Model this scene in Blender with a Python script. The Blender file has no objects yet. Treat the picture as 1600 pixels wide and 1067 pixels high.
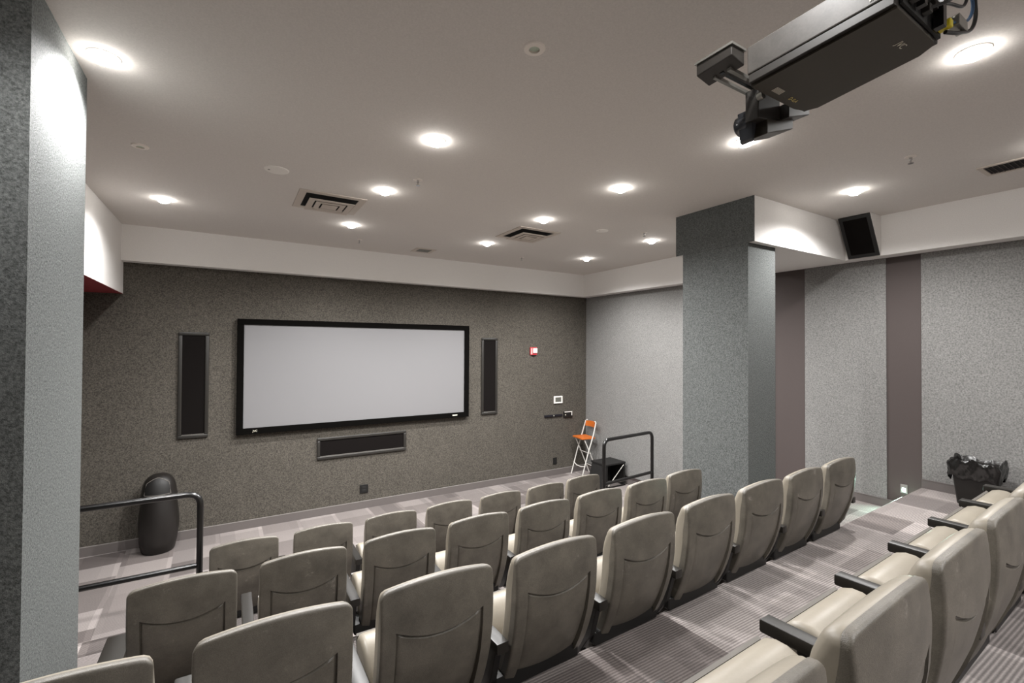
import bpy, bmesh, math, random
from mathutils import Vector, Matrix

# ------------------------------------------------------------------ camera, world, exposure
SC = bpy.context.scene
COL = SC.collection
S = 1.42                      # metres per survey unit
CAM_H = 1.715 * S             # camera height above the front floor


def W(x, y, z):
    """survey units (camera at the origin) -> metres (front floor at z = 0)"""
    return Vector((x * S, y * S, z * S + CAM_H))


cam_d = bpy.data.cameras.new('camera')
cam = bpy.data.objects.new('camera', cam_d)
COL.objects.link(cam)
cam_d.sensor_width = 36.0
cam_d.sensor_fit = 'HORIZONTAL'
cam_d.lens = 719.317 * 36.0 / 1600.0
cam_d.clip_start = 0.02
_yaw, _pit, _rol = math.radians(31.4466), math.radians(0.7129), math.radians(0.2961)
_f = Vector((math.sin(_yaw) * math.cos(_pit), math.cos(_yaw) * math.cos(_pit), math.sin(_pit)))
_r = Vector((math.cos(_yaw), -math.sin(_yaw), 0))
_u = _r.cross(_f)
_r2 = math.cos(_rol) * _r + math.sin(_rol) * _u
_u2 = -math.sin(_rol) * _r + math.cos(_rol) * _u
_m = Matrix((_r2, _u2, -_f)).transposed().to_4x4()
_m.translation = Vector((0, 0, CAM_H))
cam.matrix_world = _m
SC.camera = cam

world = bpy.data.worlds.new('world')
SC.world = world
world.use_nodes = True
world.node_tree.nodes['Background'].inputs[0].default_value = (0.5, 0.5, 0.5, 1)
world.node_tree.nodes['Background'].inputs[1].default_value = 0.02

SC.view_settings.view_transform = 'Standard'
SC.view_settings.look = 'None'
SC.view_settings.gamma = 1.0
SC.view_settings.use_curve_mapping = False
SC.view_settings.exposure = 0.0
SC.cycles.use_denoising = True
SC.cycles.max_bounces = 10
SC.cycles.diffuse_bounces = 6
SC.cycles.sample_clamp_indirect = 6.0

SPOT_W = 375.0                 # watts of each lit downlight
SPOT_ANGLE = 158.0
SPOT_COL = (1.0, 0.99, 0.98)
LENS_GLOW = 85.0

# ------------------------------------------------------------------ helpers


def lin(c):
    return tuple(((v / 255) / 12.92 if v / 255 <= 0.04045 else ((v / 255 + 0.055) / 1.055) ** 2.4) for v in c) + (1,)


MATS = {}


def mat(name, rgb, rough=0.6, metal=0.0, spec=0.5, speck=0.0, speck_scale=150.0, blotch=0.0, blotch_scale=3.0,
        bump=0.0, bump_scale=200.0, emit=0.0, emit_rgb=None, scratch=0.0, coat=0.0):
    m = bpy.data.materials.new(name)
    m.use_nodes = True
    nt = m.node_tree
    b = nt.nodes['Principled BSDF']
    base = lin(rgb)
    b.inputs['Base Color'].default_value = base
    b.inputs['Roughness'].default_value = rough
    b.inputs['Metallic'].default_value = metal
    b.inputs['Specular IOR Level'].default_value = spec
    if coat:
        b.inputs['Coat Weight'].default_value = coat
        b.inputs['Coat Roughness'].default_value = 0.25
    if emit:
        b.inputs['Emission Color'].default_value = lin(emit_rgb or rgb)
        b.inputs['Emission Strength'].default_value = emit
    need = speck or blotch or bump or scratch
    if need:
        tc = nt.nodes.new('ShaderNodeTexCoord')
        geo = nt.nodes.new('ShaderNodeNewGeometry')
        pos = geo.outputs['Position']
        cur = None

        def layer(cur, noise_scale, amt, detail, stretch=None):
            n = nt.nodes.new('ShaderNodeTexNoise')
            n.inputs['Scale'].default_value = noise_scale
            n.inputs['Detail'].default_value = detail
            n.inputs['Roughness'].default_value = 0.65
            if stretch:
                mp = nt.nodes.new('ShaderNodeMapping')
                mp.inputs['Scale'].default_value = stretch
                nt.links.new(pos, mp.inputs['Vector'])
                nt.links.new(mp.outputs[0], n.inputs['Vector'])
            else:
                nt.links.new(pos, n.inputs['Vector'])
            r = nt.nodes.new('ShaderNodeMapRange')
            r.inputs['From Min'].default_value = 0.3
            r.inputs['From Max'].default_value = 0.7
            r.inputs['To Min'].default_value = 1 - amt
            r.inputs['To Max'].default_value = 1 + amt
            nt.links.new(n.outputs[0], r.inputs[0])
            mx = nt.nodes.new('ShaderNodeVectorMath')
            mx.operation = 'SCALE'
            if cur is None:
                mx.inputs[0].default_value = base[:3]
            else:
                nt.links.new(cur, mx.inputs[0])
            nt.links.new(r.outputs[0], mx.inputs['Scale'])
            return mx.outputs[0]
        if speck:
            cur = layer(cur, speck_scale, speck, 3)
        if blotch:
            cur = layer(cur, blotch_scale, blotch, 4)
        if scratch:
            n = nt.nodes.new('ShaderNodeTexNoise')
            n.inputs['Scale'].default_value = 9.0
            n.inputs['Detail'].default_value = 9.0
            n.inputs['Roughness'].default_value = 0.8
            nt.links.new(pos, n.inputs['Vector'])
            r = nt.nodes.new('ShaderNodeMapRange')
            r.inputs['From Min'].default_value = 0.60
            r.inputs['From Max'].default_value = 0.80
            r.inputs['To Min'].default_value = 0.0
            r.inputs['To Max'].default_value = scratch
            nt.links.new(n.outputs[0], r.inputs[0])
            mx = nt.nodes.new('ShaderNodeMix')
            mx.data_type = 'RGBA'
            nt.links.new(r.outputs[0], mx.inputs[0])
            if cur is None:
                mx.inputs[6].default_value = base
            else:
                nt.links.new(cur, mx.inputs[6])
            mx.inputs[7].default_value = lin((190, 182, 172))
            cur = mx.outputs[2]
        if cur is not None:
            nt.links.new(cur, b.inputs['Base Color'])
        if bump:
            n = nt.nodes.new('ShaderNodeTexNoise')
            n.inputs['Scale'].default_value = bump_scale
            n.inputs['Detail'].default_value = 2
            nt.links.new(pos, n.inputs['Vector'])
            bp = nt.nodes.new('ShaderNodeBump')
            bp.inputs['Strength'].default_value = bump
            bp.inputs['Distance'].default_value = 0.004
            nt.links.new(n.outputs[0], bp.inputs['Height'])
            nt.links.new(bp.outputs[0], b.inputs['Normal'])
    MATS[name] = m
    return m


def carpet(name, light=1.0):
    """printed ribbed carpet: blocks in three greys, pale bands between them, fine ribs along the rows"""
    m = bpy.data.materials.new(name)
    m.use_nodes = True
    nt = m.node_tree
    b = nt.nodes['Principled BSDF']
    b.inputs['Roughness'].default_value = 0.95
    b.inputs['Specular IOR Level'].default_value = 0.15
    geo = nt.nodes.new('ShaderNodeNewGeometry')
    mp = nt.nodes.new('ShaderNodeMapping')
    mp.inputs['Rotation'].default_value = (0, 0, math.radians(88))
    mp.inputs['Location'].default_value = (0.13, 0.31, 0)
    nt.links.new(geo.outputs['Position'], mp.inputs[0])

    def brick(w, h, mortar, c1, c2, cm, off, bias):
        t = nt.nodes.new('ShaderNodeTexBrick')
        t.offset = off
        t.offset_frequency = 2
        t.inputs['Scale'].default_value = 1.0
        t.inputs['Brick Width'].default_value = w
        t.inputs['Row Height'].default_value = h
        t.inputs['Mortar Size'].default_value = mortar
        t.inputs['Mortar Smooth'].default_value = 0.1
        t.inputs['Bias'].default_value = bias
        t.inputs['Color1'].default_value = lin(c1)
        t.inputs['Color2'].default_value = lin(c2)
        t.inputs['Mortar'].default_value = lin(cm)
        nt.links.new(mp.outputs[0], t.inputs['Vector'])
        return t
    k = light
    a = brick(0.36, 0.47, 0.0, (112 * k, 105 * k, 103 * k), (178 * k, 171 * k, 168 * k), (172 * k, 164 * k, 160 * k), 0.37, -0.05)
    c = brick(0.83, 0.21, 0.0, (196, 193, 193), (255, 252, 250), (255, 255, 255), 0.5, 0.2)
    mul = nt.nodes.new('ShaderNodeMix')
    mul.data_type = 'RGBA'
    mul.blend_type = 'MULTIPLY'
    mul.inputs[0].default_value = 0.75
    nt.links.new(a.outputs[0], mul.inputs[6])
    nt.links.new(c.outputs[0], mul.inputs[7])
    # pale bands running across the rows
    dn = nt.nodes.new('ShaderNodeTexNoise')
    dn.inputs['Scale'].default_value = 1.3
    dn.inputs['Detail'].default_value = 0
    nt.links.new(mp.outputs[0], dn.inputs['Vector'])
    sx = nt.nodes.new('ShaderNodeSeparateXYZ')
    nt.links.new(mp.outputs[0], sx.inputs[0])

    def mth(op, a_, b_=None):
        q = nt.nodes.new('ShaderNodeMath')
        q.operation = op
        for idx, v in ((0, a_), (1, b_)):
            if v is None:
                continue
            if isinstance(v, (int, float)):
                q.inputs[idx].default_value = v
            else:
                nt.links.new(v, q.inputs[idx])
        return q.outputs[0]
    yy = mth('ADD', sx.outputs[1], mth('MULTIPLY', dn.outputs[0], 0.05))
    pp = mth('PINGPONG', yy, 0.235)
    band = mth('LESS_THAN', pp, 0.022)
    gain = mth('ADD', 1.0, mth('MULTIPLY', band, 0.20))
    # ribs
    wv = nt.nodes.new('ShaderNodeTexWave')
    wv.wave_type = 'BANDS'
    wv.bands_direction = 'Y'
    wv.inputs['Scale'].default_value = 0.314 * 1.0 / 0.0145 / 1.0
    wv.inputs['Distortion'].default_value = 0.25
    wv.inputs['Detail'].default_value = 1.0
    wv.inputs['Detail Scale'].default_value = 4.0
    nt.links.new(geo.outputs['Position'], wv.inputs[0])
    rm = nt.nodes.new('ShaderNodeMapRange')
    rm.inputs['To Min'].default_value = 0.66
    rm.inputs['To Max'].default_value = 1.22
    nt.links.new(wv.outputs[1], rm.inputs[0])
    sc = nt.nodes.new('ShaderNodeVectorMath')
    sc.operation = 'SCALE'
    nt.links.new(mul.outputs[2], sc.inputs[0])
    nt.links.new(mth('MULTIPLY', rm.outputs[0], gain), sc.inputs['Scale'])
    # pile speckle
    n = nt.nodes.new('ShaderNodeTexNoise')
    n.inputs['Scale'].default_value = 130
    n.inputs['Detail'].default_value = 3
    nt.links.new(geo.outputs['Position'], n.inputs['Vector'])
    r2 = nt.nodes.new('ShaderNodeMapRange')
    r2.inputs['From Min'].default_value = 0.3
    r2.inputs['From Max'].default_value = 0.7
    r2.inputs['To Min'].default_value = 0.88
    r2.inputs['To Max'].default_value = 1.12
    nt.links.new(n.outputs[0], r2.inputs[0])
    s2 = nt.nodes.new('ShaderNodeVectorMath')
    s2.operation = 'SCALE'
    nt.links.new(sc.outputs[0], s2.inputs[0])
    nt.links.new(r2.outputs[0], s2.inputs['Scale'])
    nt.links.new(s2.outputs[0], b.inputs['Base Color'])
    bp = nt.nodes.new('ShaderNodeBump')
    bp.inputs['Strength'].default_value = 0.5
    bp.inputs['Distance'].default_value = 0.003
    nt.links.new(wv.outputs[1], bp.inputs['Height'])
    nt.links.new(bp.outputs[0], b.inputs['Normal'])
    MATS[name] = m
    return m


mat('ceiling_paint', (206, 201, 196), 0.9, spec=0.2, speck=0.06, speck_scale=120)
mat('soffit_paint', (222, 219, 216), 0.85, spec=0.25, speck=0.05, speck_scale=140)
mat('red_paint', (138, 44, 50), 0.7, speck=0.06)
mat('front_fabric', (78, 74, 68), 0.95, spec=0.15, speck=0.6, speck_scale=85, blotch=0.06, bump=0.5, bump_scale=220)
mat('pillar_fabric', (85, 87, 86), 0.95, spec=0.15, speck=0.55, speck_scale=105, bump=0.6, bump_scale=260)
mat('panel_fabric', (122, 121, 119), 0.95, spec=0.15, speck=0.38, speck_scale=78, blotch=0.03, bump=0.5, bump_scale=240)
mat('stripe_paint', (74, 66, 64), 0.7, spec=0.3, speck=0.05)
mat('wall_paint', (140, 137, 134), 0.9)
mat('base_vinyl', (94, 88, 86), 0.55, speck=0.04)
mat('base_cap', (128, 123, 120), 0.5)
carpet('carpet', 0.85)
mat('black_metal', (9, 8, 8), 0.28, spec=0.6)
mat('screen_cloth', (116, 115, 116), 0.85, spec=0.2, speck=0.03, speck_scale=160)
mat('velvet_black', (8, 7, 6), 0.95, spec=0.05)
mat('grille_black', (16, 13, 12), 0.9, spec=0.1, speck=0.2, speck_scale=300)
mat('speaker_frame', (38, 36, 33), 0.38, spec=0.5)
mat('highlight_grey', (92, 89, 84), 0.35, metal=0.3)
mat('shell_plastic', (85, 80, 72), 0.42, spec=0.5, speck=0.16, speck_scale=220, blotch=0.30, blotch_scale=7, scratch=0.42,
    bump=0.25, bump_scale=500)
mat('shell_rim', (108, 104, 97), 0.40, spec=0.5, speck=0.14, speck_scale=260, bump=0.3, bump_scale=500)
mat('cream_vinyl', (126, 119, 107), 0.42, spec=0.4, speck=0.03, blotch=0.05, blotch_scale=8)
mat('seat_pan', (104, 100, 95), 0.5)
mat('arm_black', (25, 22, 18), 0.42, spec=0.4, speck=0.1)
mat('stanchion', (12, 11, 10), 0.5)
mat('white_plastic', (226, 222, 216), 0.5)
mat('trim_white', (222, 214, 206), 0.5)
mat('lens_lit', (255, 250, 240), 0.4, emit=LENS_GLOW, emit_rgb=(255, 252, 247))
mat('lens_off', (176, 186, 170), 0.25)
mat('duct_shade', (10, 9, 8), 0.9)  # near-black sheet colour, stands in for shade inside the vents
mat('vent_paint', (188, 178, 168), 0.7)
mat('chrome', (200, 200, 200), 0.2, metal=1.0)
mat('alarm_red', (176, 44, 52), 0.5)
mat('screen_grey', (92, 92, 86), 0.3)
mat('outlet_black', (11, 10, 9), 0.5)
mat('bar_navy', (16, 16, 24), 0.45)
mat('trash_black', (24, 21, 19), 0.42, spec=0.5, blotch=0.15, blotch_scale=4)
mat('trash_edge', (104, 100, 95), 0.4)
mat('bag_black', (20, 19, 18), 0.2, spec=0.8)
mat('stool_orange', (178, 92, 30), 0.5, blotch=0.06, blotch_scale=12)
mat('stool_silver', (215, 212, 206), 0.35, metal=0.2)
mat('box_black', (18, 17, 16), 0.6)
mat('projector_shell', (62, 59, 56), 0.45, spec=0.4, speck=0.1, blotch=0.22, blotch_scale=14)
mat('projector_base', (60, 55, 47), 0.5, spec=0.35, speck=0.06)
mat('projector_band', (42, 39, 36), 0.45)
mat('label_white', (210, 206, 190), 0.6)
mat('label_gold', (206, 190, 120), 0.5)
mat('cable_black', (26, 25, 25), 0.4)
mat('cable_blue', (60, 88, 120), 0.4)
mat('plug_yellow', (214, 196, 40), 0.4)
mat('steel', (150, 148, 142), 0.35, metal=0.7)
mat('lens_glass', (60, 62, 66), 0.08, spec=0.8)
mat('step_lens', (225, 255, 240), 0.4, emit=3.0, emit_rgb=(215, 255, 236))


def obj(name, me, m=None, parent=None, smooth=False, angle=35):
    o = bpy.data.objects.new(name, me)
    COL.objects.link(o)
    if m and not me.materials:
        me.materials.append(MATS[m])
    if parent is not None:
        o.parent = parent
    if smooth:
        me.polygons.foreach_set('use_smooth', [True] * len(me.polygons))
        me.set_sharp_from_angle(angle=math.radians(angle))
    return o


def tag(o, label=None, cat=None, group=None, kind=None):
    if label:
        o['label'] = label
    if cat:
        o['category'] = cat
    if group:
        o['group'] = group
    if kind:
        o['kind'] = kind
    return o


def thing(name, loc, label, cat, group=None, rz=0.0):
    o = bpy.data.objects.new(name, None)
    COL.objects.link(o)
    o.empty_display_size = 0.1
    o.location = loc
    o.rotation_euler = (0, 0, rz)
    return tag(o, label, cat, group)


def new_mesh(verts, faces, name='mesh'):
    me = bpy.data.meshes.new(name)
    me.from_pydata([tuple(v) for v in verts], [], faces)
    me.validate()
    bm = bmesh.new()
    bm.from_mesh(me)
    bmesh.ops.recalc_face_normals(bm, faces=bm.faces)
    bm.to_mesh(me)
    bm.free()
    me.update()
    return me


def to_mesh(bm, name='mesh'):
    bmesh.ops.recalc_face_normals(bm, faces=bm.faces)
    me = bpy.data.meshes.new(name)
    bm.to_mesh(me)
    bm.free()
    me.update()
    return me


def box(lo, hi, bevel=0.0, seg=2):
    bm = bmesh.new()
    lo, hi = Vector(lo), Vector(hi)
    c, d = (lo + hi) / 2, hi - lo
    bmesh.ops.create_cube(bm, size=1.0, matrix=Matrix.Translation(c) @ Matrix.Diagonal((abs(d.x), abs(d.y), abs(d.z), 1)))
    if bevel:
        bmesh.ops.bevel(bm, geom=bm.edges[:], offset=bevel, segments=seg, affect='EDGES', profile=0.5)
    return to_mesh(bm)


def hexa(pts, bevel=0.0, seg=2):
    """8 points: bottom 4 (ccw), top 4"""
    bm = bmesh.new()
    v = [bm.verts.new(p) for p in pts]
    for f in ((3, 2, 1, 0), (4, 5, 6, 7), (0, 1, 5, 4), (1, 2, 6, 5), (2, 3, 7, 6), (3, 0, 4, 7)):
        bm.faces.new([v[i] for i in f])
    if bevel:
        bmesh.ops.bevel(bm, geom=bm.edges[:], offset=bevel, segments=seg, affect='EDGES', profile=0.5)
    return to_mesh(bm)


def prism(poly, z0, z1, bevel=0.0):
    """vertical prism over an xy polygon"""
    bm = bmesh.new()
    lo = [bm.verts.new((p[0], p[1], z0)) for p in poly]
    hi = [bm.verts.new((p[0], p[1], z1)) for p in poly]
    n = len(poly)
    bm.faces.new(lo[::-1])
    bm.faces.new(hi)
    for i in range(n):
        bm.faces.new((lo[i], lo[(i + 1) % n], hi[(i + 1) % n], hi[i]))
    bmesh.ops.recalc_face_normals(bm, faces=bm.faces)
    if bevel:
        bmesh.ops.bevel(bm, geom=bm.edges[:], offset=bevel, segments=2, affect='EDGES', profile=0.5)
    return to_mesh(bm)


def extrude_x(prof, x0, x1, bevel=0.0, seg=3):
    """solid from a (y, z) profile between x0 and x1"""
    bm = bmesh.new()
    a = [bm.verts.new((x0, p[0], p[1])) for p in prof]
    c = [bm.verts.new((x1, p[0], p[1])) for p in prof]
    n = len(prof)
    f1 = bm.faces.new(a)
    f2 = bm.faces.new(c[::-1])
    for i in range(n):
        bm.faces.new((a[i], c[i], c[(i + 1) % n], a[(i + 1) % n]))
    bmesh.ops.recalc_face_normals(bm, faces=bm.faces)
    if bevel:
        es = list(set(list(f1.edges) + list(f2.edges)))
        bmesh.ops.bevel(bm, geom=es, offset=bevel, segments=seg, affect='EDGES', profile=0.5)
    return to_mesh(bm)


def tube(pts, r, seg=10, closed=False, caps=True):
    pts = [Vector(p) for p in pts]
    n = len(pts)
    vs, fs = [], []
    prev = None
    for i, p in enumerate(pts):
        if closed:
            t = pts[(i + 1) % n] - pts[i - 1]
        else:
            t = pts[min(i + 1, n - 1)] - pts[max(i - 1, 0)]
        t.normalize()
        if prev is None:
            a = Vector((0, 0, 1)) if abs(t.z) < 0.9 else Vector((1, 0, 0))
            nx = t.cross(a).normalized()
        else:
            nx = (prev - t * prev.dot(t)).normalized()
        prev = nx
        ny = t.cross(nx)
        for k in range(seg):
            th = 2 * math.pi * k / seg
            vs.append(p + nx * (r * math.cos(th)) + ny * (r * math.sin(th)))
    for i in range(n if closed else n - 1):
        for k in range(seg):
            a, b2 = i * seg + k, i * seg + (k + 1) % seg
            j = (i + 1) % n
            fs.append((a, b2, j * seg + (k + 1) % seg, j * seg + k))
    if caps and not closed:
        fs.append(tuple(range(seg))[::-1])
        fs.append(tuple((n - 1) * seg + k for k in range(seg)))
    return new_mesh(vs, fs)


def lathe(prof, seg=40, axis_xy=(0, 0), a0=0.0, a1=2 * math.pi, yscale=1.0):
    full = abs(a1 - a0 - 2 * math.pi) < 1e-6
    cols = seg if full else seg + 1
    vs, fs = [], []
    for i in range(cols):
        th = a0 + (a1 - a0) * i / seg
        for r, z in prof:
            vs.append((axis_xy[0] + r * math.cos(th), axis_xy[1] + yscale * r * math.sin(th), z))
    m = len(prof)
    for i in range(cols if full else cols - 1):
        j = (i + 1) % cols
        for k in range(m - 1):
            fs.append((i * m + k, j * m + k, j * m + k + 1, i * m + k + 1))
    bm = bmesh.new()
    me = bpy.data.meshes.new('mesh')
    me.from_pydata(vs, [], fs)
    bm.from_mesh(me)
    bpy.data.meshes.remove(me)
    bmesh.ops.remove_doubles(bm, verts=bm.verts[:], dist=1e-5)
    return to_mesh(bm)


def arc_path(a, c, b, r, n=6):
    """rounded corner at c between straight runs a->c and c->b"""
    a, c, b = Vector(a), Vector(c), Vector(b)
    d1, d2 = (a - c).normalized(), (b - c).normalized()
    p0, p1 = c + d1 * r, c + d2 * r
    out = []
    for i in range(n + 1):
        t = i / n
        out.append((1 - t) ** 2 * p0 + 2 * t * (1 - t) * c + t * t * p1)
    return out


def text_mesh(body, size):
    cu = bpy.data.curves.new('lettering', 'FONT')
    cu.body = body
    cu.size = size
    cu.align_x = 'CENTER'
    cu.align_y = 'CENTER'
    cu.extrude = 0.0004
    o = bpy.data.objects.new('tmp', cu)
    COL.objects.link(o)
    dg = bpy.context.evaluated_depsgraph_get()
    me = bpy.data.meshes.new_from_object(o.evaluated_get(dg))
    bpy.data.objects.remove(o)
    bpy.data.curves.remove(cu)
    me.materials.clear()
    return me


def struct(name, me, m, parent=None, label=None):
    o = obj(name, me, m, parent)
    if parent is None:
        o['kind'] = 'structure'
    if label:
        o['label'] = label
    return o


# ------------------------------------------------------------------ room shell
CEIL = W(0, 0, 1).z
XW, YW = 4.29, 5.0            # right and front wall planes (units)
XL, YB = -2.1, -2.6           # left and back walls behind the camera
Z_F, Z_A, Z_B, Z_C, Z_D, Z_E = -1.715, -1.615, -1.41, -1.205, -1.0, -0.795
SOF = 0.70                    # soffit underside


def ubox(x0, y0, z0, x1, y1, z1, bevel=0.0, seg=2):
    a, b = W(x0, y0, z0), W(x1, y1, z1)
    return box(a, b, bevel, seg)


struct('ceiling', ubox(XL - .1, YB - .1, 1.0, XW + .1, YW + .1, 1.08), 'ceiling_paint', label='grey painted ceiling')
struct('wall_front', ubox(XL - .1, YW, Z_F - .1, XW + .1, YW + .1, 1.0), 'front_fabric', label='dark textured fabric wall behind the screen')
struct('wall_left', ubox(XL - .1, YB, Z_F - .1, XL, YW, 1.0), 'front_fabric', label='side wall beyond the left column')
struct('wall_back', ubox(XL - .1, YB - .1, Z_F - .1, XW + .1, YB, 1.0), 'wall_paint', label='rear wall of the room')
wr = struct('wall_right', ubox(XW, YB, Z_F - .1, XW + .1, YW, 1.0), 'stripe_paint', label='right wall with fabric panels and brown stripes')
PT = 0.012
for y0, y1 in ((2.36, 4.998), (1.512, 2.097), (-1.2, 1.302)):
    a, b = W(XW, y0, 0), W(XW, y1, 0)
    zlo = {2.36: Z_A, 1.512: Z_C, -1.2: Z_D}[y0]
    obj('fabric_panel', box((a.x - PT, a.y, W(0, 0, zlo).z), (a.x - .0005, b.y, CEIL - .0005), 0.002, 1), 'panel_fabric', wr)

# soffits
struct('ceiling_soffit_front', ubox(-0.775, 4.895, SOF, 4.15, YW, 0.9999), 'soffit_paint', label='pale boxed soffit above the screen wall')
struct('ceiling_soffit_right_front', ubox(4.15, 2.345, SOF, XW, YW, 0.9999), 'soffit_paint', label='pale boxed soffit on the right wall by the front corner')
struct('ceiling_soffit_right', ubox(4.15, YB, SOF, XW, 1.728, 0.9999), 'soffit_paint', label='pale boxed soffit along the near right wall')
struct('ceiling_soffit_pillar', ubox(2.906, 1.728, SOF, XW, 2.345, 0.9999), 'soffit_paint', label='pale bulkhead from the pillar to the right wall')
sl = struct('ceiling_soffit_left', ubox(XL, 2.05, 0.434, -0.775, YW, 0.9999), 'soffit_paint', label='deep pale soffit on the left')
obj('underside', ubox(XL + .001, 2.052, 0.4325, -0.777, YW - .001, 0.4342), 'red_paint', sl)['label'] = 'red painted underside'

# pillars
struct('wall_pillar_right', ubox(2.90, 1.77, Z_F, 3.222, 2.281, SOF - .001), 'pillar_fabric', label='fabric covered pillar on the right')
struct('wall_pillar_right_head', ubox(2.90, 1.7285, SOF, 2.9058, 2.3445, 0.9999), 'pillar_fabric', label='fabric cladding above the right pillar')
struct('wall_column_left', ubox(-1.25, 1.74, Z_F, -0.47, 2.30, 0.9999), 'pillar_fabric', label='fabric covered column at the left edge')

# floors
struct('floor', ubox(XL, 3.30, Z_F - .1, XW, YW, Z_F), 'carpet', label='carpeted floor in front of the screen')


def tier(name, front, back, z, zlow, label):
    """front/back: list of (x, y) along the row, left to right"""
    poly = [W(x, y, 0)[:2] for x, y in front] + [W(x, y, 0)[:2] for x, y in back[::-1]]
    return struct(name, prism(poly, W(0, 0, zlow).z, W(0, 0, z).z), 'carpet', label=label)


def edge(y):
    return [(XL, y), (0.5, y), (XW, y + 0.0365 * (XW - 0.5))]


eE, eD, eC, eB = edge(0.36), edge(1.165), edge(1.985), edge(2.80)
eA = [(XL, 3.36), (2.6, 3.36), (XW, 3.46)]
tier('floor_tier_front', eA[::-1], eB[::-1], Z_A, Z_F - .09, 'carpeted low platform under the front row')
tier('floor_tier_second', eB[::-1], eC[::-1], Z_B, Z_F - .09, 'carpeted tier under the second row')
tier('floor_tier_third', eC[::-1], eD[::-1], Z_C, Z_F - .09, 'carpeted tier under the third row')
tier('floor_tier_nearest', eD[::-1], eE[::-1], Z_D, Z_F - .09, 'carpeted tier under the nearest row')
tier('floor_tier_rear', eE[::-1], [(XL, YB), (XW, YB)][::-1], Z_E, Z_F - .09, 'carpeted tier behind the nearest row')
# half steps in the right aisle


def half_step(e, x0, z, d, label):
    y0 = e[1][1] + 0.0365 * (x0 - 0.5)
    y1 = e[2][1]
    poly = [W(x0, y0 + .0005, 0)[:2], W(XW, y1 + .0005, 0)[:2], W(XW, y1 + d, 0)[:2], W(x0, y0 + d, 0)[:2]]
    return struct('floor_aisle_step', prism(poly, W(0, 0, z - .11).z, W(0, 0, z).z), 'carpet', label=label)


half_step(eD, 3.06, -1.10, 0.118, 'carpeted half step in the right aisle below the near tier')
half_step(eC, 3.30, -1.305, 0.118, 'carpeted half step in the right aisle beside the pillar')
half_step(eB, 3.05, -1.51, 0.118, 'carpeted half step in the right aisle by the railing')

# baseboards


def baseboard(name, lo, hi, capax, label):
    o = struct(name, box(lo, hi, 0.0015, 1), 'base_vinyl', label=label)
    lo, hi = Vector(lo), Vector(hi)
    if capax == 'y':
        c0, c1 = Vector((lo.x, lo.y - .002, hi.z - .006)), Vector((hi.x, hi.y, hi.z + .0015))
    else:
        c0, c1 = Vector((lo.x - .002, lo.y, hi.z - .006)), Vector((hi.x, hi.y, hi.z + .0015))
    obj('cap', box(c0, c1), 'base_cap' if capax == 'y' else 'base_vinyl', o)
    return o


bw = W(0, YW, 0).y
zf = W(0, 0, Z_F).z
baseboard('baseboard_front', (W(XL, 0, 0).x, bw - .012, zf), (W(XW, 0, 0).x - .013, bw, zf + .112), 'y', 'grey baseboard along the screen wall')
rx = W(XW, 0, 0).x
for nm, y0, y1, z, lab in (('baseboard_right_front', 3.46, 4.985, Z_F, 'grey baseboard on the right wall by the front corner'),
                           ('baseboard_right_lower', 1.43, 2.12, Z_C, 'brown baseboard on the lower tier of the right wall'),
                           ('baseboard_right_upper', 0.50, 1.302, Z_D, 'brown baseboard on the upper tier of the right wall')):
    zz = W(0, 0, z).z
    baseboard(nm, (rx - .026, W(0, y0, 0).y, zz), (rx - PT - .0005, W(0, y1, 0).y, zz + .088), 'x', lab)

# ------------------------------------------------------------------ theatre chairs
HW, TOP, BOT = 0.218, 0.881, 0.19
XP = 0.168
PROF = [(0.19, .205), (0.24, .168), (0.32, .112), (0.42, .062), (0.55, .022), (0.66, .004), (0.76, .0), (0.82, .003), (0.90, .014)]


def yb(z):
    for (z0, y0), (z1, y1) in zip(PROF, PROF[1:]):
        if z <= z1:
            t = max(0.0, (z - z0) / (z1 - z0))
            return y0 + (y1 - y0) * t
    return PROF[-1][1]


# smooth the polyline
_tab = [yb(0.17 + 0.005 * i) for i in range(150)]
for _k in range(40):
    _tab = [_tab[0]] + [(_tab[i - 1] + 2 * _tab[i] + _tab[i + 1]) / 4 for i in range(1, len(_tab) - 1)] + [_tab[-1]]


def yrear(x, z):
    i = min(max((z - 0.17) / 0.005, 0), 148.999)
    k = int(i)
    return _tab[k] + (_tab[k + 1] - _tab[k]) * (i - k) - 0.018 * (1 - (x / HW) ** 2)


def ztop(x, hw=HW, top=TOP, r=0.026):
    z = top + 0.012 - 0.025 * (x / hw) ** 2
    e = abs(x) - (hw - r)
    if e > 0:
        z -= r - math.sqrt(max(r * r - e * e, 0))
    return z


def hw_at(z):
    return 1.0 - 0.05 * max(0, (0.55 - z) / 0.36)


def shell_th(z, zt):
    return 0.017 + 0.019 * min(1.0, max(0.0, (zt - z) / 0.10))


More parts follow.
